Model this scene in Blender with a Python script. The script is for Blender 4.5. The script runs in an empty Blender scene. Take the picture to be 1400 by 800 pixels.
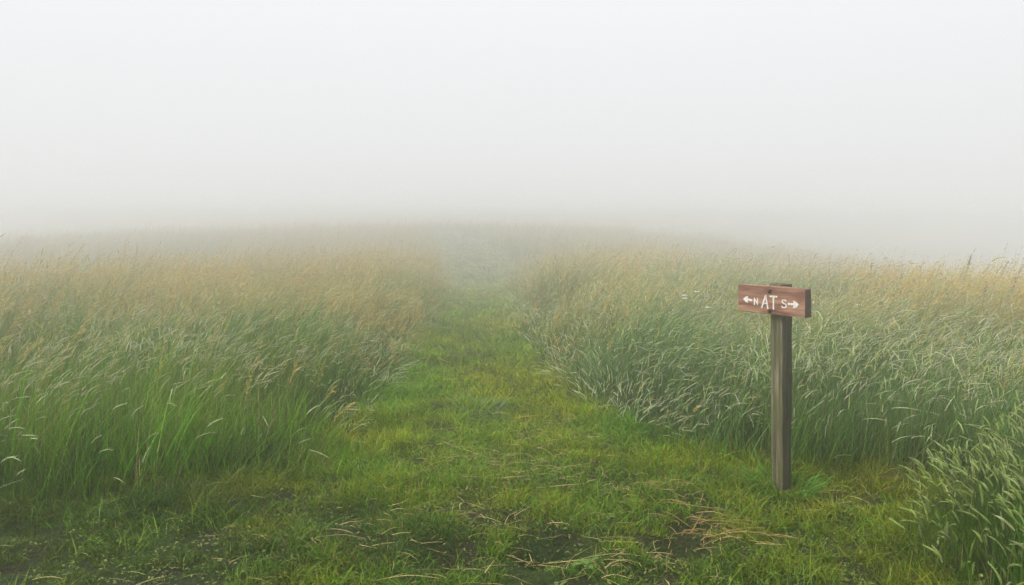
import bpy, bmesh, math
import numpy as np
from mathutils import Matrix, Vector

R = np.random.default_rng(7)
scene = bpy.context.scene
COL = scene.collection
EYE = 1.56                                   # camera height above the ground

# ------------------------------------------------------------------ helpers
def link(o, parent=None):
    COL.objects.link(o)
    if parent is not None:
        o.parent = parent
    return o

def tag(o, label=None, cat=None, group=None, kind=None):
    if label: o['label'] = label
    if cat: o['category'] = cat
    if group: o['group'] = group
    if kind: o['kind'] = kind
    return o

def empty(name, loc):
    o = bpy.data.objects.new(name, None)
    o.location = loc
    o.empty_display_size = 0.2
    return link(o)

def obj_bm(name, bm, mat, parent=None, smooth=False):
    me = bpy.data.meshes.new(name)
    bm.to_mesh(me); bm.free()
    me.materials.append(mat)
    if smooth:
        me.polygons.foreach_set('use_smooth', np.ones(len(me.polygons), bool))
    return link(bpy.data.objects.new(name, me), parent)

def smoothstep(a, b, x):
    t = np.clip((x - a) / (b - a), 0, 1)
    return t * t * (3 - 2 * t)

def make_noise(seed, scale, octaves=3):
    """smooth value noise on the plane, about -1..1"""
    r = np.random.default_rng(seed)
    tabs = [r.uniform(-1, 1, (64, 64)) for _ in range(octaves)]
    offs = r.uniform(0, 64, (octaves, 2)); rot = r.uniform(0, 6.28, octaves)
    def f(x, y):
        out = np.zeros(np.broadcast(x, y).shape); amp = 1.0; s = scale; tot = 0
        for k in range(octaves):
            c, sn = math.cos(rot[k]), math.sin(rot[k])
            u = (x * c - y * sn) / s + offs[k, 0]; v = (x * sn + y * c) / s + offs[k, 1]
            iu = np.floor(u).astype(int); iv = np.floor(v).astype(int)
            fu = u - iu; fv = v - iv
            fu = fu * fu * (3 - 2 * fu); fv = fv * fv * (3 - 2 * fv)
            T = tabs[k]
            a = T[iu % 64, iv % 64]; b = T[(iu + 1) % 64, iv % 64]
            c2 = T[iu % 64, (iv + 1) % 64]; d = T[(iu + 1) % 64, (iv + 1) % 64]
            out = out + amp * ((a * (1 - fu) + b * fu) * (1 - fv) + (c2 * (1 - fu) + d * fu) * fv)
            tot += amp; amp *= 0.55; s *= 0.47
        return out / tot * 1.5
    return f

N_big = make_noise(1, 3.2, 3)
N_mid = make_noise(2, 0.9, 3)
N_small = make_noise(3, 0.30, 2)
N_hue = make_noise(4, 1.6, 3)
N_hue2 = make_noise(5, 0.35, 2)
N_wind = make_noise(6, 1.3, 2)
N_edge = make_noise(8, 0.8, 3)
N_gold = make_noise(9, 1.5, 2)
N_bump = make_noise(10, 0.38, 2)
N_tiny = make_noise(15, .085, 2)
N_tuss = make_noise(12, 0.42, 2)
N_wind2 = make_noise(13, 0.45, 2)
N_lodge = make_noise(14, 1.1, 2)
N_swale = make_noise(11, 9.0, 2)

# ------------------------------------------------------------------ terrain
HOLES = [(0.17, 3.42, .18, .10), (-0.33, 3.34, .18, .09), (0.80, 3.42, .15, .09), (1.02, 3.98, .12, .05),
         (0.93, 3.70, .10, .035), (0.10, 3.05, .16, .05), (0.62, 4.30, .12, .035), (-0.95, 3.75, .16, .03),
         (1.46, 4.05, .12, .03), (-1.7, 3.6, .2, .03)]
def hz(x, y):
    x = np.asarray(x, float); y = np.asarray(y, float)
    dx = x + 1.0
    g = smoothstep(3.0, 16.0, y)
    right = 0.0064 * np.maximum(dx, 0) ** 2 * g * (1 - .6 * smoothstep(14, 60, y))
    left = 0.0004 * np.maximum(-dx, 0) ** 2 * g
    side = -28 * (1 - np.exp(-(right + left) / 28))
    roll = -0.00045 * np.maximum(y - 56, 0) ** 2
    roll = -60 * (1 - np.exp(roll / 60))
    z = side + roll + 0.16 * N_swale(x, y) * smoothstep(6, 18, np.hypot(x, y))
    fall = smoothstep(9.5, 27, y) * smoothstep(54, 24, y)
    z = z - 0.42 * fall * np.exp(-((x + 3) / 30) ** 2)                            # a shallow hollow beyond the first rise
    z = z + 0.9 * smoothstep(20, 54, y) * np.exp(-((x + 8) / 28) ** 2)          # the hilltop beyond it
    near = 1 - smoothstep(9, 16, y)
    z = z + (0.022 * N_bump(x, y) + 0.012 * N_small(x * 1.9, y * 1.9)) * near
    for hx, hy, r, d in HOLES:
        z = z - d * np.exp(-(((x - hx) / r) ** 2 + ((y - hy) / (r * .8)) ** 2) ** 1.3)
    return z

def ground_z(x, y):
    return float(hz(np.array([x]), np.array([y]))[0])

# the mown ground: the track along the front and the path up the hill
CLEARED = [(-9, -4), (-9, 3.6), (-4.5, 3.7), (-2.85, 3.84), (-1.93, 4.05), (-1.30, 4.45), (-1.06, 5.15), (-1.08, 6.6),
           (-1.13, 8.45), (-1.15, 11.6), (-1.4, 16), (-2.0, 22), (-2.9, 32), (-4.0, 42), (-5.2, 48),
           (-4.2, 49), (-1.6, 42), (-0.3, 32), (-0.2, 22), (-0.15, 16), (0.02, 11.6), (0.28, 8.9), (0.53, 6.6), (0.71, 5.5),
           (0.99, 4.82), (1.60, 4.42), (2.0, 4.18), (2.30, 4.17), (2.46, 4.08), (2.30, 3.97), (2.02, 3.78), (1.80, 3.35), (1.66, 2.6),
           (1.6, 1.5), (1.5, -4)]
_P = np.array(CLEARED, float)
def tall_dist(x, y):
    """signed distance to the mown ground's edge: positive in the tall grass"""
    x = np.asarray(x, float); y = np.asarray(y, float)
    d2 = np.full(x.shape, 1e9); inside = np.zeros(x.shape, bool)
    n = len(_P)
    for i in range(n):
        ax, ay = _P[i]; bx, by = _P[(i + 1) % n]
        ex, ey = bx - ax, by - ay
        t = np.clip(((x - ax) * ex + (y - ay) * ey) / (ex * ex + ey * ey), 0, 1)
        d2 = np.minimum(d2, (x - ax - t * ex) ** 2 + (y - ay - t * ey) ** 2)
        c = (ay > y) != (by > y)
        xi = ax + (y - ay) * ex / (ey if abs(ey) > 1e-9 else 1e-9)
        inside ^= c & (x < xi)
    d = np.sqrt(d2)
    return np.where(inside, -d, d) + 0.15 * N_edge(x, y) * (1 + .09 * np.clip(y - 4, 0, 30))

# ------------------------------------------------------------------ materials
def nodes_of(name):
    m = bpy.data.materials.new(name); m.use_nodes = True
    nt = m.node_tree; nt.nodes.clear()
    return m, nt, nt.nodes.new, nt.links.new

def plant_material(name, rough=0.5, trans=0.35, spec=0.35):
    m, nt, N, L = nodes_of(name)
    out = N('ShaderNodeOutputMaterial'); mix = N('ShaderNodeMixShader'); mix.inputs[0].default_value = trans
    b = N('ShaderNodeBsdfPrincipled'); t = N('ShaderNodeBsdfTranslucent')
    a = N('ShaderNodeAttribute'); a.attribute_name = 'tint'
    nz = N('ShaderNodeTexNoise'); nz.inputs['Scale'].default_value = 60
    geo = N('ShaderNodeNewGeometry'); L(geo.outputs['Position'], nz.inputs['Vector'])
    hsv = N('ShaderNodeHueSaturation')
    mr = N('ShaderNodeMapRange'); mr.inputs[1].default_value = .3; mr.inputs[2].default_value = .7
    mr.inputs[3].default_value = .8; mr.inputs[4].default_value = 1.2
    L(nz.outputs['Fac'], mr.inputs[0]); L(mr.outputs[0], hsv.inputs['Value']); L(a.outputs['Color'], hsv.inputs['Color'])
    L(hsv.outputs[0], b.inputs['Base Color']); L(hsv.outputs[0], t.inputs['Color'])
    b.inputs['Roughness'].default_value = rough; b.inputs['Specular IOR Level'].default_value = spec
    L(b.outputs[0], mix.inputs[1]); L(t.outputs[0], mix.inputs[2]); L(mix.outputs[0], out.inputs['Surface'])
    return m

def ramp(nt, stops):
    r = nt.nodes.new('ShaderNodeValToRGB')
    e = r.color_ramp.elements
    while len(e) < len(stops): e.new(0.5)
    for k, (p, c) in enumerate(stops):
        e[k].position = p; e[k].color = (*c, 1)
    return r

M_blade = plant_material('grass_blade', .6, .22, .16)
M_head = plant_material('seed_head', .7, .25, .2)
M_straw = plant_material('dry_straw', .6, .15, .25)
M_leaf = plant_material('weed_leaf', .5, .3, .35)
M_petal = plant_material('white_petal', .6, .3, .2)

def ground_material():
    m, nt, N, L = nodes_of('soil_and_moss')
    out = N('ShaderNodeOutputMaterial'); b = N('ShaderNodeBsdfPrincipled')
    geo = N('ShaderNodeNewGeometry')
    n1 = N('ShaderNodeTexNoise'); n1.inputs['Scale'].default_value = 3.0; n1.inputs['Detail'].default_value = 8
    n2 = N('ShaderNodeTexNoise'); n2.inputs['Scale'].default_value = 55; n2.inputs['Detail'].default_value = 6
    L(geo.outputs['Position'], n1.inputs['Vector']); L(geo.outputs['Position'], n2.inputs['Vector'])
    r1 = ramp(nt, [(.35, (.016, .013, .007)), (.5, (.017, .024, .006)), (.68, (.022, .038, .006))])
    r2 = ramp(nt, [(.3, (.45, .42, .4)), (.7, (1.3, 1.3, 1.2))])
    mx = N('ShaderNodeMix'); mx.data_type = 'RGBA'; mx.blend_type = 'MULTIPLY'; mx.inputs[0].default_value = 1
    L(n1.outputs['Fac'], r1.inputs[0]); L(n2.outputs['Fac'], r2.inputs[0])
    L(r1.outputs[0], mx.inputs[6]); L(r2.outputs[0], mx.inputs[7]); L(mx.outputs[2], b.inputs['Base Color'])
    b.inputs['Roughness'].default_value = .95; b.inputs['Specular IOR Level'].default_value = .15
    bp = N('ShaderNodeBump'); bp.inputs['Strength'].default_value = .8; bp.inputs['Distance'].default_value = .02
    L(n2.outputs['Fac'], bp.inputs['Height']); L(bp.outputs[0], b.inputs['Normal'])
    L(b.outputs[0], out.inputs['Surface'])
    return m

def wood_material(name, axis, dark, mid, light, stain=None, scale=1.0, moss=None):
    """weathered timber with grain along one axis of the object"""
    m, nt, N, L = nodes_of(name)
    out = N('ShaderNodeOutputMaterial'); b = N('ShaderNodeBsdfPrincipled')
    tc = N('ShaderNodeTexCoord'); mp = N('ShaderNodeMapping')
    s = [46 * scale] * 3; s[axis] = 2.2 * scale
    mp.inputs['Scale'].default_value = s
    L(tc.outputs['Object'], mp.inputs['Vector'])
    n = N('ShaderNodeTexNoise'); n.inputs['Scale'].default_value = 1.0; n.inputs['Detail'].default_value = 7
    n.inputs['Roughness'].default_value = .65; n.inputs['Distortion'].default_value = .6
    L(mp.outputs[0], n.inputs['Vector'])
    r = ramp(nt, [(.32, dark), (.5, mid), (.66, light)])
    L(n.outputs['Fac'], r.inputs[0])
    col = r.outputs[0]
    if stain:
        n2 = N('ShaderNodeTexNoise'); n2.inputs['Scale'].default_value = 9; n2.inputs['Detail'].default_value = 4
        mp2 = N('ShaderNodeMapping'); q = [2.0] * 3; q[axis] = .7; mp2.inputs['Scale'].default_value = q
        L(tc.outputs['Object'], mp2.inputs['Vector']); L(mp2.outputs[0], n2.inputs['Vector'])
        r2 = ramp(nt, [(.50, (0, 0, 0)), (.68, (1, 1, 1))])
        L(n2.outputs['Fac'], r2.inputs[0])
        mx = N('ShaderNodeMix'); mx.data_type = 'RGBA'; mx.inputs[7].default_value = (*stain, 1)
        L(r2.outputs[0], mx.inputs[0]); L(col, mx.inputs[6]); col = mx.outputs[2]
    if moss:
        n3 = N('ShaderNodeTexNoise'); n3.inputs['Scale'].default_value = 6; n3.inputs['Detail'].default_value = 8
        mp3 = N('ShaderNodeMapping'); mp3.inputs['Scale'].default_value = (3, 3, .8); mp3.inputs['Location'].default_value = (3, 1, 5)
        L(tc.outputs['Object'], mp3.inputs['Vector']); L(mp3.outputs[0], n3.inputs['Vector'])
        r3 = ramp(nt, [(.44, (0, 0, 0)), (.62, (.85, .85, .85))])
        L(n3.outputs['Fac'], r3.inputs[0])
        mx = N('ShaderNodeMix'); mx.data_type = 'RGBA'; mx.inputs[7].default_value = (*moss, 1)
        L(r3.outputs[0], mx.inputs[0]); L(col, mx.inputs[6]); col = mx.outputs[2]
    n4 = N('ShaderNodeTexNoise'); n4.inputs['Scale'].default_value = 1.0; n4.inputs['Detail'].default_value = 3
    mp4 = N('ShaderNodeMapping'); q = [34.0 * scale] * 3; q[axis] = 1.3 * scale
    mp4.inputs['Scale'].default_value = q; mp4.inputs['Location'].default_value = (7, 2, 4)
    L(tc.outputs['Object'], mp4.inputs['Vector']); L(mp4.outputs[0], n4.inputs['Vector'])
    r4 = ramp(nt, [(.585, (1, 1, 1)), (.605, (.25, .22, .2)), (.625, (1, 1, 1))])
    L(n4.outputs['Fac'], r4.inputs[0])
    mc = N('ShaderNodeMix'); mc.data_type = 'RGBA'; mc.blend_type = 'MULTIPLY'; mc.inputs[0].default_value = 1
    L(col, mc.inputs[6]); L(r4.outputs[0], mc.inputs[7]); col = mc.outputs[2]
    L(col, b.inputs['Base Color'])
    b.inputs['Roughness'].default_value = .8; b.inputs['Specular IOR Level'].default_value = .25
    bp = N('ShaderNodeBump'); bp.inputs['Strength'].default_value = .55; bp.inputs['Distance'].default_value = .004
    L(n.outputs['Fac'], bp.inputs['Height']); L(bp.outputs[0], b.inputs['Normal'])
    L(b.outputs[0], out.inputs['Surface'])
    return m

def plain_material(name, c, rough=.6, metal=0.0, var=.25, scale=80):
    m, nt, N, L = nodes_of(name)
    out = N('ShaderNodeOutputMaterial'); b = N('ShaderNodeBsdfPrincipled')
    tc = N('ShaderNodeTexCoord'); n = N('ShaderNodeTexNoise'); n.inputs['Scale'].default_value = scale; n.inputs['Detail'].default_value = 5
    L(tc.outputs['Object'], n.inputs['Vector'])
    r = ramp(nt, [(.35, tuple(v * (1 - var) for v in c)), (.6, c)])
    L(n.outputs['Fac'], r.inputs[0]); L(r.outputs[0], b.inputs['Base Color'])
    b.inputs['Roughness'].default_value = rough; b.inputs['Metallic'].default_value = metal
    L(b.outputs[0], out.inputs['Surface'])
    return m

# ------------------------------------------------------------------ strips and tubes as one mesh
class Strands:
    """collects ribbons (two verts per ring) and tubes into one mesh with a tint per vertex"""
    def __init__(self): self.V, self.Q, self.C, self.n = [], [], [], 0
    def ribbons(self, P, S, W, C):
        # P (N,n,3) centre line, S (N,3) or (N,n,3) side vector, W (N,n) width, C (N,n,3)
        Nn, n, _ = P.shape
        if S.ndim == 2: S = S[:, None, :]
        h = S * (W[..., None] * .5)
        v = np.stack([P - h, P + h], axis=2).reshape(-1, 3)
        c = np.repeat(C.reshape(-1, 3), 2, axis=0)
        i = (np.arange(Nn)[:, None] * n + np.arange(n - 1)[None, :]) * 2 + self.n
        q = np.stack([i, i + 1, i + 3, i + 2], axis=-1).reshape(-1, 4)
        self.V.append(v.astype(np.float32)); self.C.append(c.astype(np.float32)); self.Q.append(q); self.n += len(v)
    def tubes(self, P, Rr, C, k=5):
        # P (N,n,3), Rr (N,n) radius
        Nn, n, _ = P.shape
        T = np.gradient(P, axis=1); T /= np.linalg.norm(T, axis=-1, keepdims=True) + 1e-9
        ref = np.where(np.abs(T[..., 2:3]) > .9, np.array([1., 0, 0]), np.array([0, 0, 1.]))
        A = np.cross(T, ref); A /= np.linalg.norm(A, axis=-1, keepdims=True) + 1e-9
        B = np.cross(T, A)
        an = np.arange(k) * 2 * np.pi / k
        v = P[:, :, None, :] + Rr[:, :, None, None] * (A[:, :, None, :] * np.cos(an)[None, None, :, None] + B[:, :, None, :] * np.sin(an)[None, None, :, None])
        base = (np.arange(Nn)[:, None, None] * n + np.arange(n - 1)[None, :, None]) * k + self.n
        j = np.arange(k)[None, None, :]; j2 = (j + 1) % k
        q = np.stack([base + j, base + j2, base + k + j2, base + k + j], axis=-1).reshape(-1, 4)
        v = v.reshape(-1, 3)
        c = np.repeat(C.reshape(-1, 3), k, axis=0)
        self.V.append(v.astype(np.float32)); self.C.append(c.astype(np.float32)); self.Q.append(q); self.n += len(v)
    def build(self, name, mat, parent=None):
        V = np.concatenate(self.V); C = np.concatenate(self.C); Q = np.concatenate(self.Q).astype(np.int32)
        me = bpy.data.meshes.new(name)
        me.vertices.add(len(V)); me.vertices.foreach_set('co', V.ravel())
        me.loops.add(Q.size); me.loops.foreach_set('vertex_index', Q.ravel())
        me.polygons.add(len(Q)); me.polygons.foreach_set('loop_start', np.arange(0, Q.size, 4, dtype=np.int32))
        me.polygons.foreach_set('use_smooth', np.ones(len(Q), bool))
        me.update(calc_edges=True)
        at = me.attributes.new('tint', 'FLOAT_COLOR', 'POINT')
        at.data.foreach_set('color', np.concatenate([np.clip(C, 0.002, .95), np.ones((len(C), 1), np.float32)], 1).astype(np.float32).ravel())
        me.materials.append(mat)
        return link(bpy.data.objects.new(name, me), parent)

def blades(st, x, y, h, az, lean, droop, w, c0, c1, n=5, face=None, z=None, tip=.08, belly=.35):
    """curved leaves or stalks: returns the centre lines"""
    N = len(x); t = np.linspace(0, 1, n)[None, :]
    z = hz(x, y) if z is None else z
    hor = (lean * h)[:, None] * (0.25 * t + .75 * t ** 2)
    up = h[:, None] * (t - droop[:, None] * t ** 3)
    P = np.stack([x[:, None] + np.cos(az)[:, None] * hor, y[:, None] + np.sin(az)[:, None] * hor, (z - .015)[:, None] + up], -1)
    if face is None: face = R.uniform(0, np.pi, N)
    S = np.stack([np.cos(face), np.sin(face), np.zeros(N)], -1)
    prof = np.where(t < belly, .7 + .3 * t / belly, 1 - (1 - tip) * ((t - belly) / (1 - belly)) ** 1.5)
    W = w[:, None] * prof
    C = c0[:, None, :] * (1 - t[..., None]) + c1[:, None, :] * t[..., None]
    st.ribbons(P, S, W, C)
    return P

def sample(rmin, rmax, dens, r0, expo, half=50.0):
    """points round the camera's side of the hill; density falls with distance"""
    # density(r) = dens*(r0/r)^expo beyond r0
    rs = np.linspace(rmin, rmax, 4000)
    rho = dens * np.minimum(1, r0 / rs) ** expo
    ha = math.radians(half)
    pdf = rho * rs * 2 * ha
    cdf = np.concatenate([[0], np.cumsum((pdf[1:] + pdf[:-1]) * .5 * np.diff(rs))])
    n = int(cdf[-1])
    r = np.interp(R.uniform(0, cdf[-1], n), cdf, rs)
    a = R.uniform(-ha, ha, n)
    return r * np.sin(a), r * np.cos(a), r

def mixc(a, b, t):
    t = np.clip(t, 0, 1)[:, None]
    return a * (1 - t) + b * t

A = lambda *c: np.array(c, float)

def wind(x, y):
    """azimuth and strength of the lean: mostly downwind to the right, and over the path from its right bank"""
    near_clump = smoothstep(4.3, 3.6, y) * (x > 1.2)
    az = 0.15 + 1.2 * N_wind(x, y) + .8 * N_wind2(x, y)
    az = az + near_clump * 1.9
    bank = smoothstep(.55, .1, tall_dist(x, y)) * (x > .3 - .05 * y) * smoothstep(5.2, 6.5, y)
    az = az + bank * 2.2
    return az

# ------------------------------------------------------------------ ground
def build_ground():
    fx = np.arange(-4.5, 4.5, .045)
    gx = np.concatenate([-np.geomspace(4.55, 320, 70)[::-1], fx, np.geomspace(4.55, 320, 70)])
    fy = np.arange(1.2, 8.5, .045)
    gy = np.concatenate([np.linspace(-60, 1.0, 40), fy, np.geomspace(8.55, 330, 110)])
    X, Y = np.meshgrid(gx, gy, indexing='ij')
    Z = hz(X, Y)
    V = np.stack([X, Y, Z], -1).reshape(-1, 3)
    nx, ny = len(gx), len(gy)
    i = (np.arange(nx - 1)[:, None] * ny + np.arange(ny - 1)[None, :]).ravel()
    Q = np.stack([i, i + ny, i + ny + 1, i + 1], -1).astype(np.int32)
    me = bpy.data.meshes.new('ground')
    me.vertices.add(len(V)); me.vertices.foreach_set('co', V.astype(np.float32).ravel())
    me.loops.add(Q.size); me.loops.foreach_set('vertex_index', Q.ravel())
    me.polygons.add(len(Q)); me.polygons.foreach_set('loop_start', np.arange(0, Q.size, 4, dtype=np.int32))
    me.polygons.foreach_set('use_smooth', np.ones(len(Q), bool))
    me.update(calc_edges=True)
    me.materials.append(ground_material())
    o = link(bpy.data.objects.new('hill', me)); tag(o, kind='structure')
    o['label'] = 'broad grassy hilltop with mossy damp soil'
    return float(Z.min())
Z_LOW = build_ground()

# ------------------------------------------------------------------ colours of the meadow
def leaf_colours(x, y, r):
    n1 = N_hue(x, y); n2 = R.normal(0, .22, len(x)); n3 = N_hue2(x, y)
    vivid = A(.095, .340, .006); olive = A(.205, .290, .008); blue = A(.125, .215, .095); gold = A(.330, .285, .085); deep = A(.030, .095, .012)
    c = mixc(np.tile(vivid, (len(x), 1)), np.tile(olive, (len(x), 1)), .45 + .5 * n1 + n2)
    silv = np.where(x > -.5, .58, -.08 + .45 * smoothstep(6, 7.5, r) * smoothstep(-4.5, -3.2, x)) + .35 * N_big(x, y) + n2
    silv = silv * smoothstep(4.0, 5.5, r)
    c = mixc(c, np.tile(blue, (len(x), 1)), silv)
    c = mixc(c, np.tile(deep, (len(x), 1)), .25 + n2 * .9 - .35 * n3)
    gl = smoothstep(6.5, 11, r) * (.16 + 1.0 * N_gold(x, y) + .25 * gold_patch(x, y)) + n2 * .6
    c = mixc(c, np.tile(gold, (len(x), 1)), gl)
    c = mixc(c, np.tile(A(.46, .41, .27), (len(x), 1)), .75 * smoothstep(11, 26, r) + n2 * .3 * (r > 13))     # tan hill grass, paled further to paint in distant fog
    c = np.where(((x > 1.2) & (y < 4.15))[:, None], c * A(.62, .62, .8), c)                                 # the darker timothy clump
    c *= (R.uniform(.28, .88, len(x)) * np.where(R.uniform(0, 1, len(x)) < .16, 1.6, 1))[:, None]
    return c

def gold_patch(x, y):
    left = smoothstep(-2.0, -3.6, x) * smoothstep(6.6, 8.2, y) * smoothstep(17, 12, y)
    right = smoothstep(3.6, 5.0, x) * smoothstep(6.4, 7.6, y) * smoothstep(15, 11, y)
    return np.maximum(left, right)

def height_field(x, y, d):
    h = .60 + .13 * N_big(x, y) + .16 * N_mid(x, y) + .12 * N_tuss(x, y)
    h = h + .12 * smoothstep(7, 12, np.hypot(x, y))
    h = np.where((x > 1.2) & (y < 4.15), .42 + .08 * N_mid(x, y), h)
    return np.maximum(h, .2) * (.13 + .87 * smoothstep(-.08, np.where(y > 5, .95 + .35 * N_mid(x + 3, y), .34), d))

# ------------------------------------------------------------------ tall meadow grass
def build_meadow():
    st = Strands()
    def leaves(rmin, rmax, dens, r0, expo, n, wmul):
        x, y, r = sample(rmin, rmax, dens, r0, expo)
        d = tall_dist(x, y)
        keep = (d > -.04) & (R.uniform(0, 1, len(x)) < .35 + .65 * smoothstep(0, .35, d)) & ((y > 0.9) | (x > 1.3))
        keep &= R.uniform(0, 1, len(x)) < .78 + .35 * N_small(x, y)
        x, y, r, d = x[keep], y[keep], r[keep], d[keep]
        h = height_field(x, y, d) * R.triangular(.35, .9, 1.3, len(x))
        az = wind(x, y) + R.normal(0, 1.25, len(x))
        lean = np.abs(R.normal(.36, .28, len(x))) * np.where((x > 1.2) & (y < 4.15), .6, 1) + .75 * smoothstep(.3, .8, N_lodge(x, y))
        droop = np.clip(R.normal(.16, .18, len(x)), 0, .65)
        w = R.uniform(.0026, .0054, len(x)) * wmul(r) * np.where((x > 1.2) & (y < 4.15), .72, 1)
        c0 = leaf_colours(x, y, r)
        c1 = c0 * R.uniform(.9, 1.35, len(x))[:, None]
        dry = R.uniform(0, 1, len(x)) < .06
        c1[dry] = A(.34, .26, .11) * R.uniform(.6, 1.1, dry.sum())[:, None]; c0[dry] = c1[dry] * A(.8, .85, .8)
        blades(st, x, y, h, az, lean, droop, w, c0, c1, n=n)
    leaves(1.6, 8, 3000, 5.0, 1.0, 6, lambda r: np.maximum(1, r / 6.5))
    leaves(8, 112, 1500, 8, 1.9, 4, lambda r: 1.25 * (r / 8) ** .85)
    # brown thatch and lower leaves, coloured dark to deepen the shade between the stems
    x, y, r = sample(1.8, 12, 1500, 5, 1.6)
    d = tall_dist(x, y)
    k = (d > .06) & ((y > .9) | (x > 1.3)); x, y, r = x[k], y[k], r[k]; n = len(x)
    c = mixc(np.tile(A(.045, .036, .016), (n, 1)), np.tile(A(.022, .050, .010), (n, 1)), R.uniform(-.2, 1.2, n)) * R.uniform(.5, 1.2, n)[:, None]
    blades(st, x, y, R.uniform(.10, .36, n) * (.4 + .6 * smoothstep(.05, .4, d[k])), R.uniform(0, 6.283, n), np.abs(R.normal(.5, .4, n)), np.clip(R.normal(.3, .2, n), 0, .8), R.uniform(.004, .009, n) * np.maximum(1, r / 6), c, c, n=5)
    o = st.build('meadow_grass', M_blade)
    tag(o, 'tall damp green meadow grass either side of the mown path', 'grass', kind='stuff')

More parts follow.
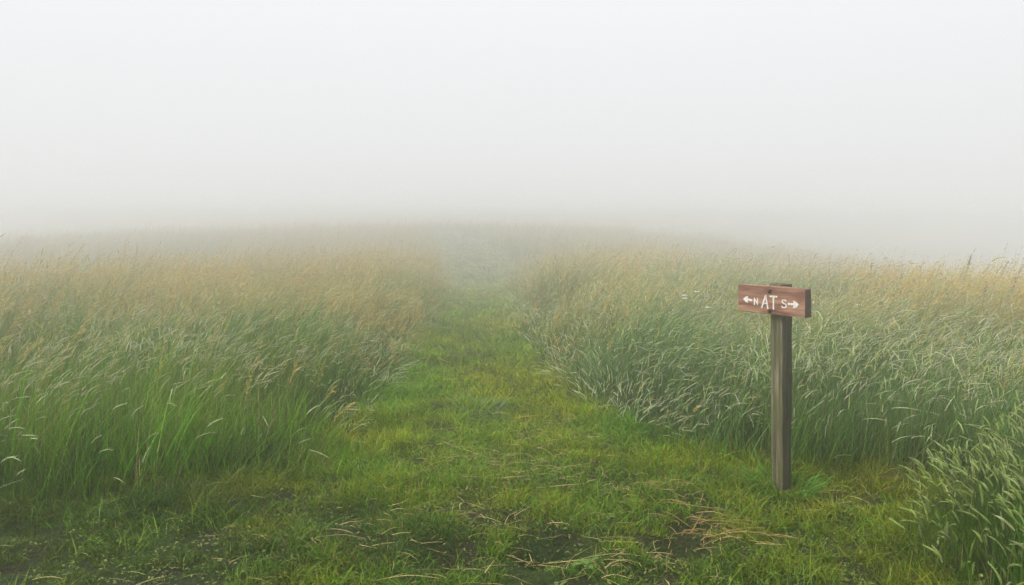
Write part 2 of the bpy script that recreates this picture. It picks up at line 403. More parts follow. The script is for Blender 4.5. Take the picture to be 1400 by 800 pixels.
def stalks_and_heads():
    stem = Strands(); head = Strands(); pan = Strands()
    # --- soft spikes: velvet grass and timothy
    x, y, r = sample(1.8, 30, 520, 6, 1.3)
    d = tall_dist(x, y)
    near_clump = (x > 1.3) & (y < 4.2)
    p = np.where(x > -.3, .75, .22 + .3 * smoothstep(4.8, 5.8, y)) + .55 * N_mid(x + 5, y) - .55 * smoothstep(10, 16, r)
    p = np.where(near_clump, .85, p)
    keep = (d > .05) & (R.uniform(0, 1, len(x)) < p) & ((y > 0.9) | (x > 1.3))
    x, y, r, d, near_clump = x[keep], y[keep], r[keep], d[keep], near_clump[keep]
    N = len(x)
    h = height_field(x, y, d) * R.triangular(.8, 1.05, 1.5, N)
    az = wind(x, y) + R.normal(0, .85, N)
    lean = np.abs(R.normal(.34, .24, N)) * np.where(near_clump, .6, 1) + .5 * smoothstep(.3, .8, N_lodge(x, y)); droop = np.clip(R.normal(.12, .12, N), 0, .5)
    w = R.uniform(.0016, .0024, N) * np.maximum(1, r / 6)
    c = leaf_colours(x, y, r) * A(1.15, 1.1, 1.1)
    P = blades(stem, x, y, h, az, lean, droop, w, c, c * 1.15, n=6, tip=.7)
    T = P[:, -1] - P[:, -2]; T /= np.linalg.norm(T, axis=-1, keepdims=True)
    L = R.uniform(.05, .135, N) * np.where(near_clump, .8, 1)
    t = np.linspace(0, 1, 7)[None, :, None]
    hang = np.stack([np.cos(az) * .45, np.sin(az) * .45, -.45 * np.ones(N)], -1) * R.uniform(.1, 1.5, N)[:, None]
    H = P[:, -1][:, None, :] + (T[:, None, :] * t + hang[:, None, :] * t ** 2 * .6) * L[:, None, None]
    rad = (R.uniform(.0019, .0033, N) * np.where(near_clump, 1.8, 1))[:, None] * np.array([.45, .9, 1.05, 1.0, .95, .75, .2])[None, :] * np.maximum(1, r / 7)[:, None]
    rad = rad * R.uniform(.82, 1.18, rad.shape)
    pale = mixc(np.tile(A(.40, .42, .27), (N, 1)), np.tile(A(.27, .34, .09), (N, 1)), R.uniform(0, 1, N) + .5 * near_clump)
    pale = mixc(pale, np.tile(A(.36, .30, .25), (N, 1)), R.uniform(-.7, .6, N))
    pale = np.where(near_clump[:, None], pale * A(.66, .74, .52), pale) * R.uniform(.7, 1.2, N)[:, None]
    hc = pale[:, None, :] * R.uniform(.85, 1.15, (N, 7, 1))
    head.tubes(H, rad, hc, k=5)
    # bristles that break up the outline of the nearest spikes
    sel = np.where(r < 6.8)[0]
    for k in range(20):
        f = R.uniform(.05, .98, len(sel)); i = f * 6; i0 = np.minimum(i.astype(int), 5); fr = (i - i0)[:, None]
        b = H[sel, i0] * (1 - fr) + H[sel, i0 + 1] * fr
        dirv = R.normal(0, 1, (len(sel), 3)); dirv /= np.linalg.norm(dirv, axis=1, keepdims=True)
        dirv = dirv * .8 + T[sel] * .6
        ln = R.uniform(.007, .013, len(sel)) * np.where(near_clump[sel], 1.15, 1)
        PP = np.stack([b, b + dirv * ln[:, None]], 1)
        S = np.cross(dirv, R.normal(0, 1, (len(sel), 3))); S /= np.linalg.norm(S, axis=1, keepdims=True)
        head.ribbons(PP, S, np.tile(A(.0024, .0006), (len(sel), 1)), np.repeat(pale[sel][:, None, :] * 1.1, 2, axis=1))
    # --- feathery golden panicles further back
    x, y, r = sample(5.0, 105, 330, 8, 1.75)
    d = tall_dist(x, y)
    p = .05 + smoothstep(6.2, 10.5, r) * (.22 + .55 * N_gold(x, y)) + .62 * gold_patch(x, y) * (.7 + .9 * N_mid(x - 7, y))
    keep = (d > .15) & (R.uniform(0, 1, len(x)) < p)
    x, y, r, d = x[keep], y[keep], r[keep], d[keep]
    N = len(x)
    h = height_field(x, y, d) * R.uniform(1.10, 1.62, N)
    az = wind(x, y) * .55 + R.normal(0, .4, N)
    lean = np.abs(R.normal(.34, .15, N)); droop = np.clip(R.normal(.06, .06, N), 0, .3)
    far = np.maximum(1, (r / 8) ** .85)
    gold = mixc(np.tile(A(.48, .29, .055), (N, 1)), np.tile(A(.34, .30, .11), (N, 1)), R.uniform(0, 1, N))
    gold = mixc(gold, np.tile(A(.36, .30, .14), (N, 1)), R.uniform(-.8, .6, N))
    P = blades(stem, x, y, h, az, lean, droop, R.uniform(.0018, .0026, N) * far, gold * A(.6, .85, .6), gold, n=6, tip=.5)
    nb = 11
    for k in range(nb):
        f = .70 + .30 * (k + R.uniform(0, 1, N)) / nb
        i = f * 5; i0 = np.minimum(i.astype(int), 4); fr = (i - i0)[:, None]
        ar = np.arange(N)
        b = P[ar, i0] * (1 - fr) + P[ar, i0 + 1] * fr
        Tn = P[ar, i0 + 1] - P[ar, i0]; Tn /= np.linalg.norm(Tn, axis=1, keepdims=True)
        ph = R.uniform(0, 6.283, N)
        out = np.stack([np.cos(ph), np.sin(ph), R.uniform(-.3, .5, N)], -1)
        dirv = Tn * .75 + out * .55
        ln = R.uniform(.02, .055, N) * (1.35 - f)[:] * 2.2
        mid = b + dirv * (ln * .55)[:, None]
        end = b + dirv * ln[:, None] + np.stack([np.cos(az) * .1, np.sin(az) * .1, -.25 * np.ones(N)], -1) * ln[:, None]
        PP = np.stack([b, mid, end], 1)
        S = np.cross(dirv, R.normal(0, 1, (N, 3))); S /= np.linalg.norm(S, axis=1, keepdims=True)
        pan.ribbons(PP, S, (R.uniform(.7, 1.3, N) * far)[:, None] * A(.0016, .0042, .0012)[None, :], np.repeat((gold * R.uniform(.8, 1.25, N)[:, None])[:, None, :], 3, axis=1))
    o = stem.build('grass_stalks', M_blade); tag(o, 'thin flowering stalks rising through the meadow grass', 'grass stalks', kind='stuff')
    o = head.build('velvet_grass_heads', M_head); tag(o, 'pale soft cylindrical seed heads nodding over the meadow grass', 'seed heads', kind='stuff')
    o = pan.build('golden_grass_heads', M_head); tag(o, 'feathery golden seed heads further back in the meadow', 'seed heads', kind='stuff')

# ------------------------------------------------------------------ short turf on the mown ground
def build_turf():
    st = Strands()
    x, y, r = sample(1.5, 80, 14000, 4.2, 2.0, 46)
    d = tall_dist(x, y)
    hole = np.zeros(len(x))
    for hx, hy, hr, hd in HOLES:
        hole = np.maximum(hole, np.exp(-(((x - hx) / hr) ** 2 + ((y - hy) / hr) ** 2)) * min(1, hd / .05))
    cl = N_small(x, y); ct = N_tiny(x, y); cl2 = N_mid(x + 9, y - 3)
    bare = smoothstep(.32, .8, N_mid(x * 1.3 - 4, y * 1.3)) * np.where(y > 4.9, .15, .35)
    p = (1 - bare - .8 * hole) * (.72 + .5 * ct)
    keep = (d < .25) & (R.uniform(0, 1, len(x)) < p) & (y > 1.2)
    x, y, r, d, hole, cl, cl2, ct = (q[keep] for q in (x, y, r, d, hole, cl, cl2, ct))
    N = len(x)
    h = (.042 + .020 * ct + .020 * cl + .018 * cl2 * (y < 5) + .012 * (y > 5) + .05 * smoothstep(-.35, .1, d)) * R.uniform(.5, 1.5, N)
    h = np.maximum(h, .010) * (1 + .25 * np.clip(r / 10, 0, 1))
    h = np.where(hole > .3, h * .7, h)
    az = R.uniform(0, 6.283, N); lean = np.abs(R.normal(.8, .5, N)); droop = np.clip(R.normal(.25, .2, N), 0, .7)
    w = R.uniform(.0024, .0054, N) * np.maximum(1, r / 4.6)
    n1 = N_hue(x * 1.4, y * 1.4); n3 = N_hue2(x, y); n2 = R.normal(0, .3, N)
    yel = A(.270, .275, .004); grn = A(.095, .245, .005); dk = A(.034, .080, .008); tan = A(.26, .19, .06)
    c = mixc(np.tile(grn, (N, 1)), np.tile(yel, (N, 1)), .42 + .7 * n1 + n2)
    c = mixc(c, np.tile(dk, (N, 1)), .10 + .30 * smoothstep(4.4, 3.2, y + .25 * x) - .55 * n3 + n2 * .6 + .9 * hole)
    c = mixc(c, np.tile(tan, (N, 1)), (R.uniform(0, 1, N) < .07 + .10 * np.clip(cl2, 0, 1)) * .9)
    c *= R.uniform(.35, 1.05, N)[:, None] * (1 + .25 * smoothstep(4.0, 5.2, y))[:, None]
    c = mixc(c, np.tile(A(.42, .42, .25), (N, 1)), .8 * smoothstep(7, 34, r) + n2 * .25 * smoothstep(7, 14, r))                                # turf further up, its colour paled to help the fog fade it
    c = mixc(c, np.tile(A(.022, .050, .008), (N, 1)), .55 * smoothstep(-.4, -1.6, x) * smoothstep(4.6, 3.6, y) + .4 * smoothstep(.9, 1.6, x) * smoothstep(3.9, 3.3, y))  # front corners: vignette darkening put into the colour, over partly dark turf
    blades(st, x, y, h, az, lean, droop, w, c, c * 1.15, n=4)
    x, y, r = sample(1.6, 16, 1300, 4.2, 2.0, 46)
    d = tall_dist(x, y)
    keep = (d < .05) & (N_tuss(x * 1.3, y * 1.3 + 7) > .12 - .35 * smoothstep(-.5, -.05, d)) & (y > 1.2)
    x, y, r = x[keep], y[keep], r[keep]; N = len(x)
    c = mixc(np.tile(A(.055, .150, .008), (N, 1)), np.tile(A(.13, .185, .010), (N, 1)), R.uniform(-.2, 1.1, N)) * R.uniform(.6, 1.25, N)[:, None]
    blades(st, x, y, R.uniform(.05, .15, N), R.uniform(0, 6.283, N), np.abs(R.normal(.8, .45, N)), np.clip(R.normal(.35, .2, N), 0, .8), R.uniform(.003, .0055, N) * np.maximum(1, r / 5), c, c * 1.2, n=5)
    o = st.build('turf', M_blade)
    tag(o, 'short trodden yellow green turf covering the path', 'turf', kind='stuff')

    # broad small leaves (clover and moss) low between the blades
    st = Strands()
    x, y, r = sample(1.8, 9, 1000, 4.2, 2.0, 46)
    d = tall_dist(x, y)
    keep = (d < .05) & (N_mid(x * 1.5 + 20, y * 1.5) > -.15) & (y > 1.2)
    x, y, r = x[keep], y[keep], r[keep]; N = len(x)
    az = R.uniform(0, 6.283, N); ln = R.uniform(.008, .02, N); z = hz(x, y) + R.uniform(.004, .03, N)
    tl = R.uniform(-.3, .6, N)
    dv = np.stack([np.cos(az), np.sin(az), tl], -1) * ln[:, None]
    b = np.stack([x, y, z], -1)
    P = np.stack([b, b + dv * .5, b + dv * .85 - A(0, 0, .001), b + dv - A(0, 0, .003)], 1)
    S = np.stack([-np.sin(az), np.cos(az), R.normal(0, .25, N)], -1)
    W = (ln * R.uniform(.4, .65, N))[:, None] * A(.35, 1, .8, .15)[None, :]
    c = mixc(np.tile(A(.085, .145, .014), (N, 1)), np.tile(A(.15, .17, .014), (N, 1)), R.uniform(0, 1, N)) * R.uniform(.6, 1.2, N)[:, None]
    st.ribbons(P, S, W, np.repeat(c[:, None, :], 4, 1))
    o = st.build('clover_leaves', M_leaf)
    tag(o, 'tiny broad clover leaves low in the trodden turf', 'ground cover', kind='stuff')

# ------------------------------------------------------------------ dry mown stalks
def straw_ribbon(st, x, y, ln, az, lift, w, col, bend):
    N = len(x); n = 6; t = np.linspace(-.5, .5, n)[None, :]
    ux, uy = np.cos(az)[:, None], np.sin(az)[:, None]
    kink = np.where(t > 0.1, t - .1, 0) * bend[:, None] * 2 + t * t * bend[:, None] * .7
    px = x[:, None] + ln[:, None] * (t * ux - kink * uy); py = y[:, None] + ln[:, None] * (t * uy + kink * ux)
    pz = hz(px, py); pz = .35 * pz + .65 * pz.mean(1, keepdims=True)
    pz = pz + lift[:, None] + (R.normal(0, .10, N) * ln)[:, None] * t + .006 * np.cos(t * 3.1)
    P = np.stack([px, py, pz], -1)
    prof = A(.7, 1, 1, 1, .9, .5)[None, :]
    st.tubes(P, w[:, None] * .5 * prof, np.repeat(col[:, None, :], n, 1) * R.uniform(.85, 1.15, (N, n, 1)), k=4)

STRAW_SPOTS = [(-.19, 4.74, .34, 26), (.10, 4.60, .30, 22), (.21, 5.24, .30, 26), (0, 4.33, .3, 16), (-.42, 4.62, .22, 12), (.86, 4.09, .13, 24),
               (.97, 3.64, .13, 26), (1.06, 3.52, .12, 12), (-.24, 3.88, .25, 12), (.51, 3.31, .22, 16), (-.05, 3.24, .25, 18), (.70, 3.25, .25, 10), (0.05, 3.6, .3, 12),
               (-.3, 7.2, .3, 14), (-.35, 8.6, .3, 14), (.45, 4.35, .2, 14), (1.85, 4.0, .2, 8), (-1.0, 3.5, .6, 16), (-1.8, 3.3, .6, 12), (.3, 5.6, .4, 16), (-.6, 5.7, .4, 12)]
def build_straw():
    st = Strands()
    for sx, sy, s, n in STRAW_SPOTS:
        n = int(n * 2.0)
        x = R.normal(sx, s, n); y = R.normal(sy, s * .75, n)
        ln = R.uniform(.025, .16, n) * (1 + (R.uniform(0, 1, n) < .15)); az = R.normal(0, .75, n) + np.where(R.uniform(0, 1, n) < .3, 1.3, 0)
        c = mixc(np.tile(A(.52, .40, .18), (n, 1)), np.tile(A(.36, .30, .10), (n, 1)), R.uniform(0, 1, n))
        if (sx, sy) in ((.86, 4.09), (.97, 3.64), (1.06, 3.52)): c = c * A(.95, .78, .75)
        c *= R.uniform(.55, 1.1, n)[:, None]
        straw_ribbon(st, x, y, ln, az, R.uniform(.004, .040, n), R.uniform(.0020, .0038, n), c, R.normal(0, .12, n))
    n = 700
    x = R.uniform(-3.2, 2.0, n); y = 2.6 + 8 * R.uniform(0, 1, n) ** 1.8
    k = tall_dist(x, y) < -.05; x, y = x[k], y[k]; n = len(x)
    c = mixc(np.tile(A(.42, .32, .12), (n, 1)), np.tile(A(.24, .23, .06), (n, 1)), R.uniform(0, 1, n)) * R.uniform(.6, 1.1, n)[:, None]
    straw_ribbon(st, x, y, R.uniform(.02, .13, n), R.normal(0, 1.1, n), R.uniform(.002, .032, n), R.uniform(.0018, .003, n), c, R.normal(0, .12, n))
    o = st.build('straw', M_straw)
    tag(o, 'loose dry mown grass stalks strewn on the trodden path', 'straw', kind='stuff')

# ------------------------------------------------------------------ single plants
def tuft(name, x, y, n, h, w, c, label, cat, spread, lean=.9, group=None, mat=None, droop=.35, ring=0.0):
    """a separate bunch of leaves with its base at the origin of the object"""
    st = Strands()
    a = R.uniform(0, 6.283, n); rr = ring + spread * np.sqrt(R.uniform(0, 1, n))
    px, py = np.cos(a) * rr, np.sin(a) * rr
    az = a + R.normal(0, .5, n)
    col = np.tile(A(*c), (n, 1)) * R.uniform(.6, 1.35, n)[:, None]
    z = hz(x + px, y + py) - ground_z(x, y)
    blades(st, px, py, h * R.uniform(.45, 1.15, n), az, np.abs(R.normal(lean, .35, n)), np.clip(R.normal(droop, .2, n), 0, .9), w * R.uniform(.6, 1.3, n), col, col * 1.25, n=7, z=z)
    o = st.build(name, mat or M_blade)
    o.location = (x, y, ground_z(x, y))
    return tag(o, label, cat, group)

def weed(x, y, s, label):
    """a low rosette of broad leaves"""
    st = Strands(); n = 13
    a = np.arange(n) * 2.4 + R.normal(0, .2, n); ln = s * R.uniform(.6, 1.1, n); t = np.linspace(0, 1, 7)
    hor = ln[:, None] * t[None, :]; up = ln[:, None] * (R.uniform(.5, .95, n)[:, None] * t - .55 * t ** 2)
    P = np.stack([np.cos(a)[:, None] * hor, np.sin(a)[:, None] * hor, up + .005], -1)
    S = np.stack([-np.sin(a), np.cos(a), R.normal(0, .3, n)], -1)
    W = ln[:, None] * A(.08, .12, .30, .42, .40, .26, .02)[None, :] * .8
    c = np.tile(A(.090, .165, .018), (n, 1)) * R.uniform(.6, 1.2, n)[:, None]
    st.ribbons(P, S, W, np.repeat(c[:, None, :], 7, 1))
    o = st.build('broadleaf_weed', M_leaf); o.location = (x, y, ground_z(x, y))
    return tag(o, label, 'weed', 'broad leaved weeds in the mown turf')

def single_stem(name, x, y, h, lean, az, c, w, label, cat, group):
    o = empty(name, (x, y, ground_z(x, y))); tag(o, label, cat, group)
    st = Strands(); n = 8; t = np.linspace(0, 1, n)
    P = np.stack([np.cos(az) * lean * h * t ** 1.8, np.sin(az) * lean * h * t ** 1.8, h * t - .02], -1)[None]
    st.tubes(P, (w * (1 - .45 * t))[None], np.tile(A(*c), (1, n, 1)), k=5)
    st.build('stem', M_blade, o)
    return o, P[0]

def umbel(x, y, h, lean, az, label):
    o, P = single_stem('white_wildflower', x, y, h, lean, az, (.10, .15, .05), .0028, label, 'wildflower', 'white flat topped wildflowers in the tall grass')
    top = P[-1]; hd = Strands(); ry = Strands()
    n = 22
    a = R.uniform(0, 6.283, n); rr = .034 * np.sqrt(R.uniform(0, 1, n))
    E = top + np.stack([np.cos(a) * rr, np.sin(a) * rr, .022 - 5 * rr ** 2], -1)
    ry.tubes(np.stack([np.repeat(top[None], n, 0), E], 1), np.full((n, 2), .0009), np.tile(A(.13, .18, .06), (n, 2, 1)), k=4)
    ry.build('ray', M_blade, o)
    for k in range(9):
        b = E + R.normal(0, .0045, (n, 3)) * A(1, 1, .3)
        dv = R.normal(0, .0035, (n, 3)) * A(1, 1, .3)
        hd.ribbons(np.stack([b - dv, b + dv], 1), np.stack([-np.sin(a), np.cos(a), 0 * a], -1), np.full((n, 2), .0055), np.tile(A(.78, .78, .70), (n, 2, 1)))
    hd.build('flower_head', M_petal, o)

def dock(x, y, h, lean, az, label, c=(.20, .11, .045), headfrac=.30, dens=46):
    o, P = single_stem('seeding_weed', x, y, h, lean, az, (.20, .16, .09), .0022, label, 'seed stalk', 'dark seed stalks standing above the meadow')
    st = Strands()
    n = dens; f = 1 - headfrac * R.uniform(0, 1, n); i = f * 7; i0 = np.minimum(i.astype(int), 6); fr = (i - i0)[:, None]
    b = P[i0] * (1 - fr) + P[i0 + 1] * fr
    for k in range(4):
        dv = R.normal(0, 1, (n, 3)) + A(0, 0, .7); dv /= np.linalg.norm(dv, axis=1, keepdims=True); ln = R.uniform(.010, .026, n)
        S = np.cross(dv, R.normal(0, 1, (n, 3))); S /= np.linalg.norm(S, axis=1, keepdims=True)
        st.ribbons(np.stack([b, b + dv * (ln * .6)[:, None], b + dv * ln[:, None]], 1), S, np.tile(A(.002, .009, .003), (n, 1)), np.tile(A(*c), (n, 3, 1)) * R.uniform(.6, 1.3, (n, 1, 1)))
    st.build('seed_head', M_head, o)

# ------------------------------------------------------------------ the trail sign
def rough_box(sx, sy, sz, bev, seg=1, jit=0.0, seed=0, zsub=0, xsub=0):
    bm = bmesh.new(); bmesh.ops.create_cube(bm, size=1.0)
    for v in bm.verts: v.co = Vector((v.co.x * sx, v.co.y * sy, v.co.z * sz))
    if zsub:
        for k in range(1, zsub):
            z = -sz / 2 + sz * k / zsub
            bmesh.ops.bisect_plane(bm, geom=bm.verts[:] + bm.edges[:] + bm.faces[:], plane_co=(0, 0, z), plane_no=(0, 0, 1))
    if xsub:
        for k in range(1, xsub):
            xx = -sx / 2 + sx * k / xsub
            bmesh.ops.bisect_plane(bm, geom=bm.verts[:] + bm.edges[:] + bm.faces[:], plane_co=(xx, 0, 0), plane_no=(1, 0, 0))
    sharp = [e for e in bm.edges if len(e.link_faces) == 2 and e.calc_face_angle(0) > .5]
    bmesh.ops.bevel(bm, geom=sharp, offset=bev, segments=seg, affect='EDGES', profile=.6)
    r = np.random.default_rng(seed)
    for v in bm.verts:
        v.co += Vector(r.normal(0, jit, 3))
    return bm

def stroke(bm, pts, wid, y0, y1):
    """a painted, slightly raised letter stroke through points (x, z) with rounded ends"""
    from math import atan2, cos, sin, pi
    pts = [Vector(p) for p in pts]
    ring_l, ring_r = [], []
    n = len(pts)
    for i, p in enumerate(pts):
        a = pts[max(i - 1, 0)]; b = pts[min(i + 1, n - 1)]
        t = (b - a).normalized(); nn = Vector((-t.y, t.x))
        ring_l.append(p + nn * wid / 2); ring_r.append(p - nn * wid / 2)
    def cap(p, t):
        a0 = atan2(t.y, t.x)
        return [p + Vector((cos(a0 + s), sin(a0 + s))) * wid / 2 for s in (pi / 4, 0, -pi / 4)]
    out = ring_l + cap(pts[-1], (pts[-1] - pts[-2]).normalized()) + ring_r[::-1] + cap(pts[0], (pts[0] - pts[1]).normalized())
    solid(bm, out, y0, y1)

def solid(bm, outline, y0, y1):
    f = [bm.verts.new((p[0], y1, p[1])) for p in outline]; b = [bm.verts.new((p[0], y0, p[1])) for p in outline]
    n = len(f)
    faces = [bm.faces.new(f), bm.faces.new(b[::-1])]
    for i in range(n):
        faces.append(bm.faces.new([f[i], f[(i + 1) % n], b[(i + 1) % n], b[i]]))
    bmesh.ops.recalc_face_normals(bm, faces=faces)

def build_sign():
    x0, y0 = 1.59, 4.23
    gz = ground_z(x0, y0)
    root = empty('trail_signpost', (x0, y0, gz))
    tag(root, 'reddish board lettered N AT S on a square mossy wooden post', 'signpost')
    root.rotation_mode = 'QUATERNION'
    M = Matrix.Rotation(math.radians(-2.0), 3, 'Y') @ Matrix.Rotation(math.radians(-60), 3, 'Z')
    root.rotation_quaternion = M.to_quaternion()
    PW, TOP = .088, 1.221 - gz
    bm = rough_box(PW, PW, TOP + .25, .009, 2, .0012, 3, zsub=14)
    for v in bm.verts:
        v.co.z += (TOP + .25) / 2 - .25
        k = .90 + .10 * max(0, v.co.z) / TOP
        v.co.x *= k; v.co.y *= k
        if v.co.z > TOP - .02: v.co.z -= .010 * (v.co.y / PW + .5)          # top cut slopes a little
    post = obj_bm('post', bm, wood_material('weathered_post', 2, (.035, .031, .020), (.090, .076, .042), (.20, .175, .115), moss=(.070, .080, .022)), root)
    post.data.materials.append(wood_material('shaded_damp_post_face', 2, (.012, .011, .007), (.040, .035, .023), (.085, .075, .052), moss=(.028, .032, .012)))
    for f in post.data.polygons:                     # side turned from the sun: its shade painted dark, with some damp algae
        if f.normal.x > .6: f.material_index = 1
    BL, BH, BT = .475, .158, .05
    zc = 1.124 - gz; yb = -(PW / 2 + BT / 2)
    bm = rough_box(BL, BT, BH, .0045, 2, .0009, 5, xsub=14)
    bmesh.ops.translate(bm, verts=bm.verts, vec=(0, yb, zc))
    board = obj_bm('board', bm, wood_material('red_stained_board', 0, (.085, .040, .024), (.235, .115, .070), (.37, .215, .145), stain=(.140, .055, .032), scale=.9), root)
    board.data.materials.append(plain_material('dark_end_grain', (.045, .028, .020), .8, var=.4, scale=150))
    for f in board.data.polygons:
        if abs(f.normal.x) > .9: f.material_index = 1
    # lettering: strokes given in board fractions u (left to right), v (top to bottom)
    yf = yb - BT / 2
    def uv(u, v): return ((u - .5) * BL, zc + (.5 - v) * BH)
    bm = bmesh.new(); wl = .0098; ws = .0074
    def st(pts, w): stroke(bm, [uv(*p) for p in pts], w, yf + .001, yf - .0016)
    # the two large capitals
    st([(.375, .79), (.435, .34)], wl); st([(.437, .34), (.470, .79)], wl * .9); st([(.398, .62), (.455, .62)], wl * .7)
    st([(.505, .345), (.600, .345)], wl); st([(.553, .36), (.553, .79)], wl)
    # small N
    st([(.262, .70), (.262, .46)], ws); st([(.264, .47), (.312, .69)], ws * .9); st([(.312, .70), (.312, .46)], ws)
    # small S
    st([(.738, .475), (.728, .445), (.708, .43), (.686, .445), (.678, .49), (.688, .535), (.712, .56), (.734, .59), (.742, .645), (.730, .69), (.706, .71), (.684, .70), (.674, .67)], ws * .9)
    paint = plain_material('white_sign_paint', (.72, .68, .62), .7, var=.42, scale=95)
    obj_bm('lettering', bm, paint, board)
    bm = bmesh.new()
    st([(.150, .535), (.220, .545)], .0125)
    solid(bm, [uv(*p) for p in ((.082, .535), (.128, .43), (.165, .41), (.150, .535), (.165, .665), (.128, .64))], yf + .0012, yf - .0014)
    obj_bm('painted_arrow', bm, paint, board)
    bm = bmesh.new()
    st([(.770, .555), (.850, .565)], .0115)
    solid(bm, [uv(*p) for p in ((.918, .565), (.872, .455), (.832, .425), (.850, .565), (.832, .70), (.872, .675))], yf + .0012, yf - .0014)
    obj_bm('painted_arrow', bm, paint, board)
    # two sunk bolts with washers
    iron = plain_material('rusty_bolt', (.018, .014, .011), .55, .4)
    for v in (.175, .885):
        bx, bz = uv(.500, v)
        bm = bmesh.new()
        bmesh.ops.create_cone(bm, cap_ends=True, segments=20, radius1=.0125, radius2=.0125, depth=.004, matrix=Matrix.Translation((bx, yf - .001, bz)) @ Matrix.Rotation(math.pi / 2, 4, 'X'))
        bmesh.ops.create_cone(bm, cap_ends=True, segments=6, radius1=.0080, radius2=.0072, depth=.007, matrix=Matrix.Translation((bx, yf - .0062, bz)) @ Matrix.Rotation(math.pi / 2, 4, 'X'))
        obj_bm('bolt', bm, iron, board)
    return x0, y0

build_meadow()
stalks_and_heads()
build_turf()
build_straw()
px, py = build_sign()

tuft('grass_tuft', px, py - .01, 380, .16, .0052, (.075, .170, .018), 'dark green tuft of long leaves round the signpost foot', 'grass tuft', .13, .85, ring=.05, droop=.45)
tuft('grass_tuft', .16, 3.46, 260, .085, .0050, (.018, .045, .010), 'dark lush tuft in the dip at the middle of the trodden turf', 'grass tuft', .10, .8)
tuft('grass_tuft', -.30, 6.05, 160, .11, .0045, (.150, .200, .130), 'small silvery tuft alone in the middle of the path', 'grass tuft', .22, 1.1)
tuft('dead_grass_clump', 2.38, 4.16, 90, .24, .0034, (.20, .125, .055), 'tan clump of dead bent grass in the dark gap right of the signpost', 'dead grass', .12, 1.3, mat=M_straw, droop=.75)
weed(.34, 3.25, .075, 'largest broad leaved weed beside the dark tuft in the trodden turf')
weed(.20, 3.12, .06, 'smaller broad leaved weed just in front of the dark tuft')
weed(.52, 3.80, .045, 'little broad leaved weed between the dark tuft and the straw patch')
umbel(1.75, 7.80, .78, .12, .4, 'white flower head leftmost of the three close together left of the sign')
umbel(1.83, 7.95, .79, .10, .9, 'white flower head between two others left of the sign')
umbel(1.93, 8.10, .83, .14, .2, 'white flower head topmost of those left of the sign')
umbel(2.02, 7.60, .72, .10, 1.2, 'lone low white flower head nearest the sign board')
umbel(3.55, 7.60, .74, .12, .7, 'white flower head right of the sign in the tall grass')
dock(5.55, 8.7, .99, .10, .5, 'brown rusty topped seed stalk between golden grasses', c=(.22, .10, .03))
dock(5.95, 8.9, 1.02, .16, .2, 'brown seed stalk right of the rusty topped one')
dock(6.9, 11.4, 1.35, .18, .3, 'tallest dark seed stalk against the pale fog', c=(.20, .16, .11), headfrac=.40, dens=120)
dock(7.35, 11.6, 1.27, .42, .2, 'bent nodding seed stalk beside the tallest one', c=(.20, .16, .11), headfrac=.22)
dock(8.1, 11.2, 1.28, .32, .1, 'leaning seed stalk on the right slope crest', c=(.20, .16, .11), headfrac=.18)
dock(5.6, 11.6, 1.13, .05, .1, 'straight seed stalk with a small knob left of the tallest one', c=(.20, .16, .11), headfrac=.07, dens=20)

# ------------------------------------------------------------------ fog
def build_haze():
    m, nt, N, L = nodes_of('fog')
    out = N('ShaderNodeOutputMaterial'); v = N('ShaderNodeVolumePrincipled')
    v.inputs['Color'].default_value = (.998, .998, .998, 1)
    v.inputs['Density'].default_value = FOG
    v.inputs['Anisotropy'].default_value = FOG_G
    L(v.outputs[0], out.inputs['Volume'])
    bm = bmesh.new(); bmesh.ops.create_cube(bm, size=1.0)
    x0, x1, ya, yb, z0, z1 = -330, 330, -70, 340, Z_LOW - 1.0, 2.35
    for q in bm.verts:
        q.co = Vector((x0 if q.co.x < 0 else x1, ya if q.co.y < 0 else yb, z0 if q.co.z < 0 else z1))
    o = obj_bm('haze', bm, m)
    tag(o, 'pale even fog lying over the whole hilltop', 'fog', kind='stuff')
FOG, FOG_G = 0.037, 0.90
build_haze()

# ------------------------------------------------------------------ sky, sun, camera
SUN_EL, SUN_AZ = math.radians(42), math.radians(-112)      # azimuth from +Y towards +X: behind the camera's left shoulder
SKY_GAIN = 2.4
LOBE = (1.0, 2.2)
SKY_STOPS = [(0.0, (.350, .351, .351)), (.10, (.360, .362, .363)), (.28, (.392, .396, .400)), (.50, (.66, .66, .66)), (1.0, (.84, .84, .84))]
w = bpy.data.worlds.new('World'); scene.world = w; w.use_nodes = True
nt = w.node_tree; nt.nodes.clear()
bg = nt.nodes.new('ShaderNodeBackground'); out = nt.nodes.new('ShaderNodeOutputWorld')
sky = nt.nodes.new('ShaderNodeTexSky'); sky.sky_type = 'NISHITA'; sky.sun_disc = False
sky.sun_elevation = SUN_EL; sky.sun_rotation = SUN_AZ
sky.air_density = 1.0; sky.dust_density = 6.0; sky.ozone_density = 1.0
# overcast: the cloud deck evens the clear sky out to a near-white grey
mx = nt.nodes.new('ShaderNodeMix'); mx.data_type = 'RGBA'; mx.inputs[0].default_value = .95
tc = nt.nodes.new('ShaderNodeTexCoord'); sp = nt.nodes.new('ShaderNodeSeparateXYZ')
nt.links.new(tc.outputs['Generated'], sp.inputs[0])
deck = ramp(nt, SKY_STOPS)                     # brighter overhead, as any overcast sky
nt.links.new(sp.outputs['Z'], deck.inputs[0])
gain = nt.nodes.new('ShaderNodeVectorMath'); gain.operation = 'SCALE'; gain.inputs['Scale'].default_value = 10 * SKY_GAIN
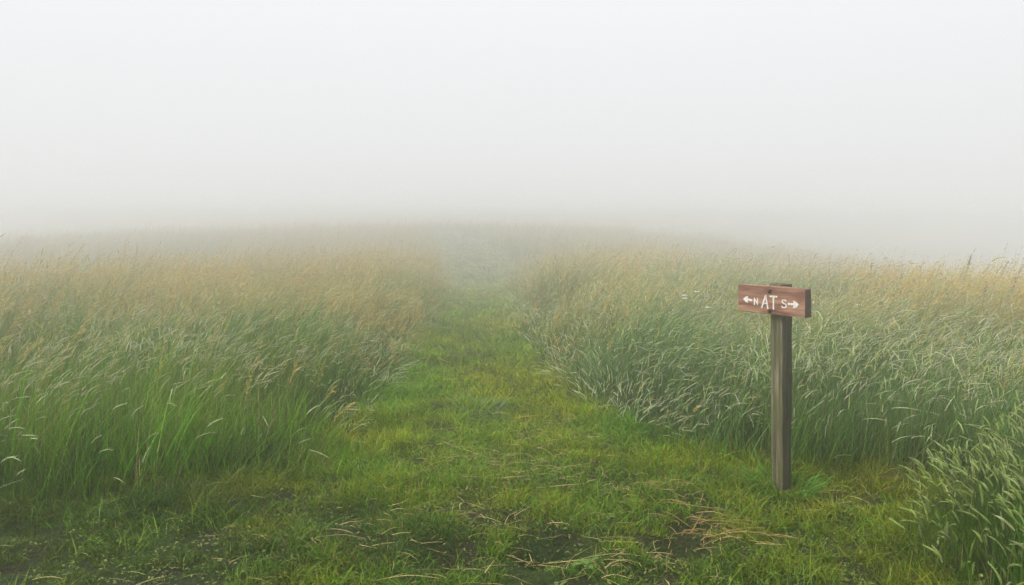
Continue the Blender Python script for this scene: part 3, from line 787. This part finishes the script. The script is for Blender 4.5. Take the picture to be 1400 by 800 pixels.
# the cloud is brighter on the side where the sun stands behind it
dt = nt.nodes.new('ShaderNodeVectorMath'); dt.operation = 'DOT_PRODUCT'
dt.inputs[1].default_value = (math.sin(SUN_AZ) * math.cos(SUN_EL), math.cos(SUN_AZ) * math.cos(SUN_EL), math.sin(SUN_EL))
nt.links.new(tc.outputs['Generated'], dt.inputs[0])
lobe = nt.nodes.new('ShaderNodeMapRange'); lobe.clamp = True
for k, v in enumerate((.38, 1.0, LOBE[0], LOBE[1])): lobe.inputs[k + 1].default_value = v
nt.links.new(dt.outputs['Value'], lobe.inputs[0])
lm = nt.nodes.new('ShaderNodeVectorMath'); lm.operation = 'SCALE'
nt.links.new(deck.outputs[0], lm.inputs[0]); nt.links.new(lobe.outputs[0], lm.inputs['Scale'])
nt.links.new(lm.outputs[0], gain.inputs[0]); nt.links.new(gain.outputs[0], mx.inputs[7])
nt.links.new(sky.outputs[0], mx.inputs[6]); nt.links.new(mx.outputs[2], bg.inputs['Color'])
bg.inputs['Strength'].default_value = 0.10
nt.links.new(bg.outputs[0], out.inputs['Surface'])

sl = bpy.data.lights.new('sun', 'SUN'); sl.energy = 1.5; sl.angle = math.radians(12); sl.color = (1, .97, .92)
so = link(bpy.data.objects.new('sun', sl))
dirv = Vector((math.sin(SUN_AZ) * math.cos(SUN_EL), math.cos(SUN_AZ) * math.cos(SUN_EL), math.sin(SUN_EL)))
so.rotation_mode = 'QUATERNION'; so.rotation_quaternion = dirv.to_track_quat('Z', 'Y')
so.location = (-6, -4, 12)

cam = bpy.data.cameras.new('camera'); co = link(bpy.data.objects.new('camera', cam))
cam.sensor_width = 36; cam.lens = 36 * 1010 / 1400; cam.clip_start = .05; cam.clip_end = 3000
co.location = (0, 0, EYE); co.rotation_euler = (math.pi / 2 - math.atan(95 / 1010), 0, 0)
scene.camera = co

vs = scene.view_settings
scene.display_settings.display_device = 'sRGB'
vs.view_transform = 'Standard'; vs.look = 'None'; vs.gamma = 1.0; vs.use_curve_mapping = False
vs.exposure = 0.0
cy = scene.cycles
cy.max_bounces = 26; cy.diffuse_bounces = 3; cy.glossy_bounces = 2; cy.transmission_bounces = 3
cy.volume_bounces = 24; cy.transparent_max_bounces = 8
cy.caustics_reflective = False; cy.caustics_refractive = False

cy.use_adaptive_sampling = False
cy.use_denoising = True; cy.denoiser = 'OPENIMAGEDENOISE'; cy.denoising_input_passes = 'RGB_ALBEDO_NORMAL'; cy.denoising_prefilter = 'NONE'
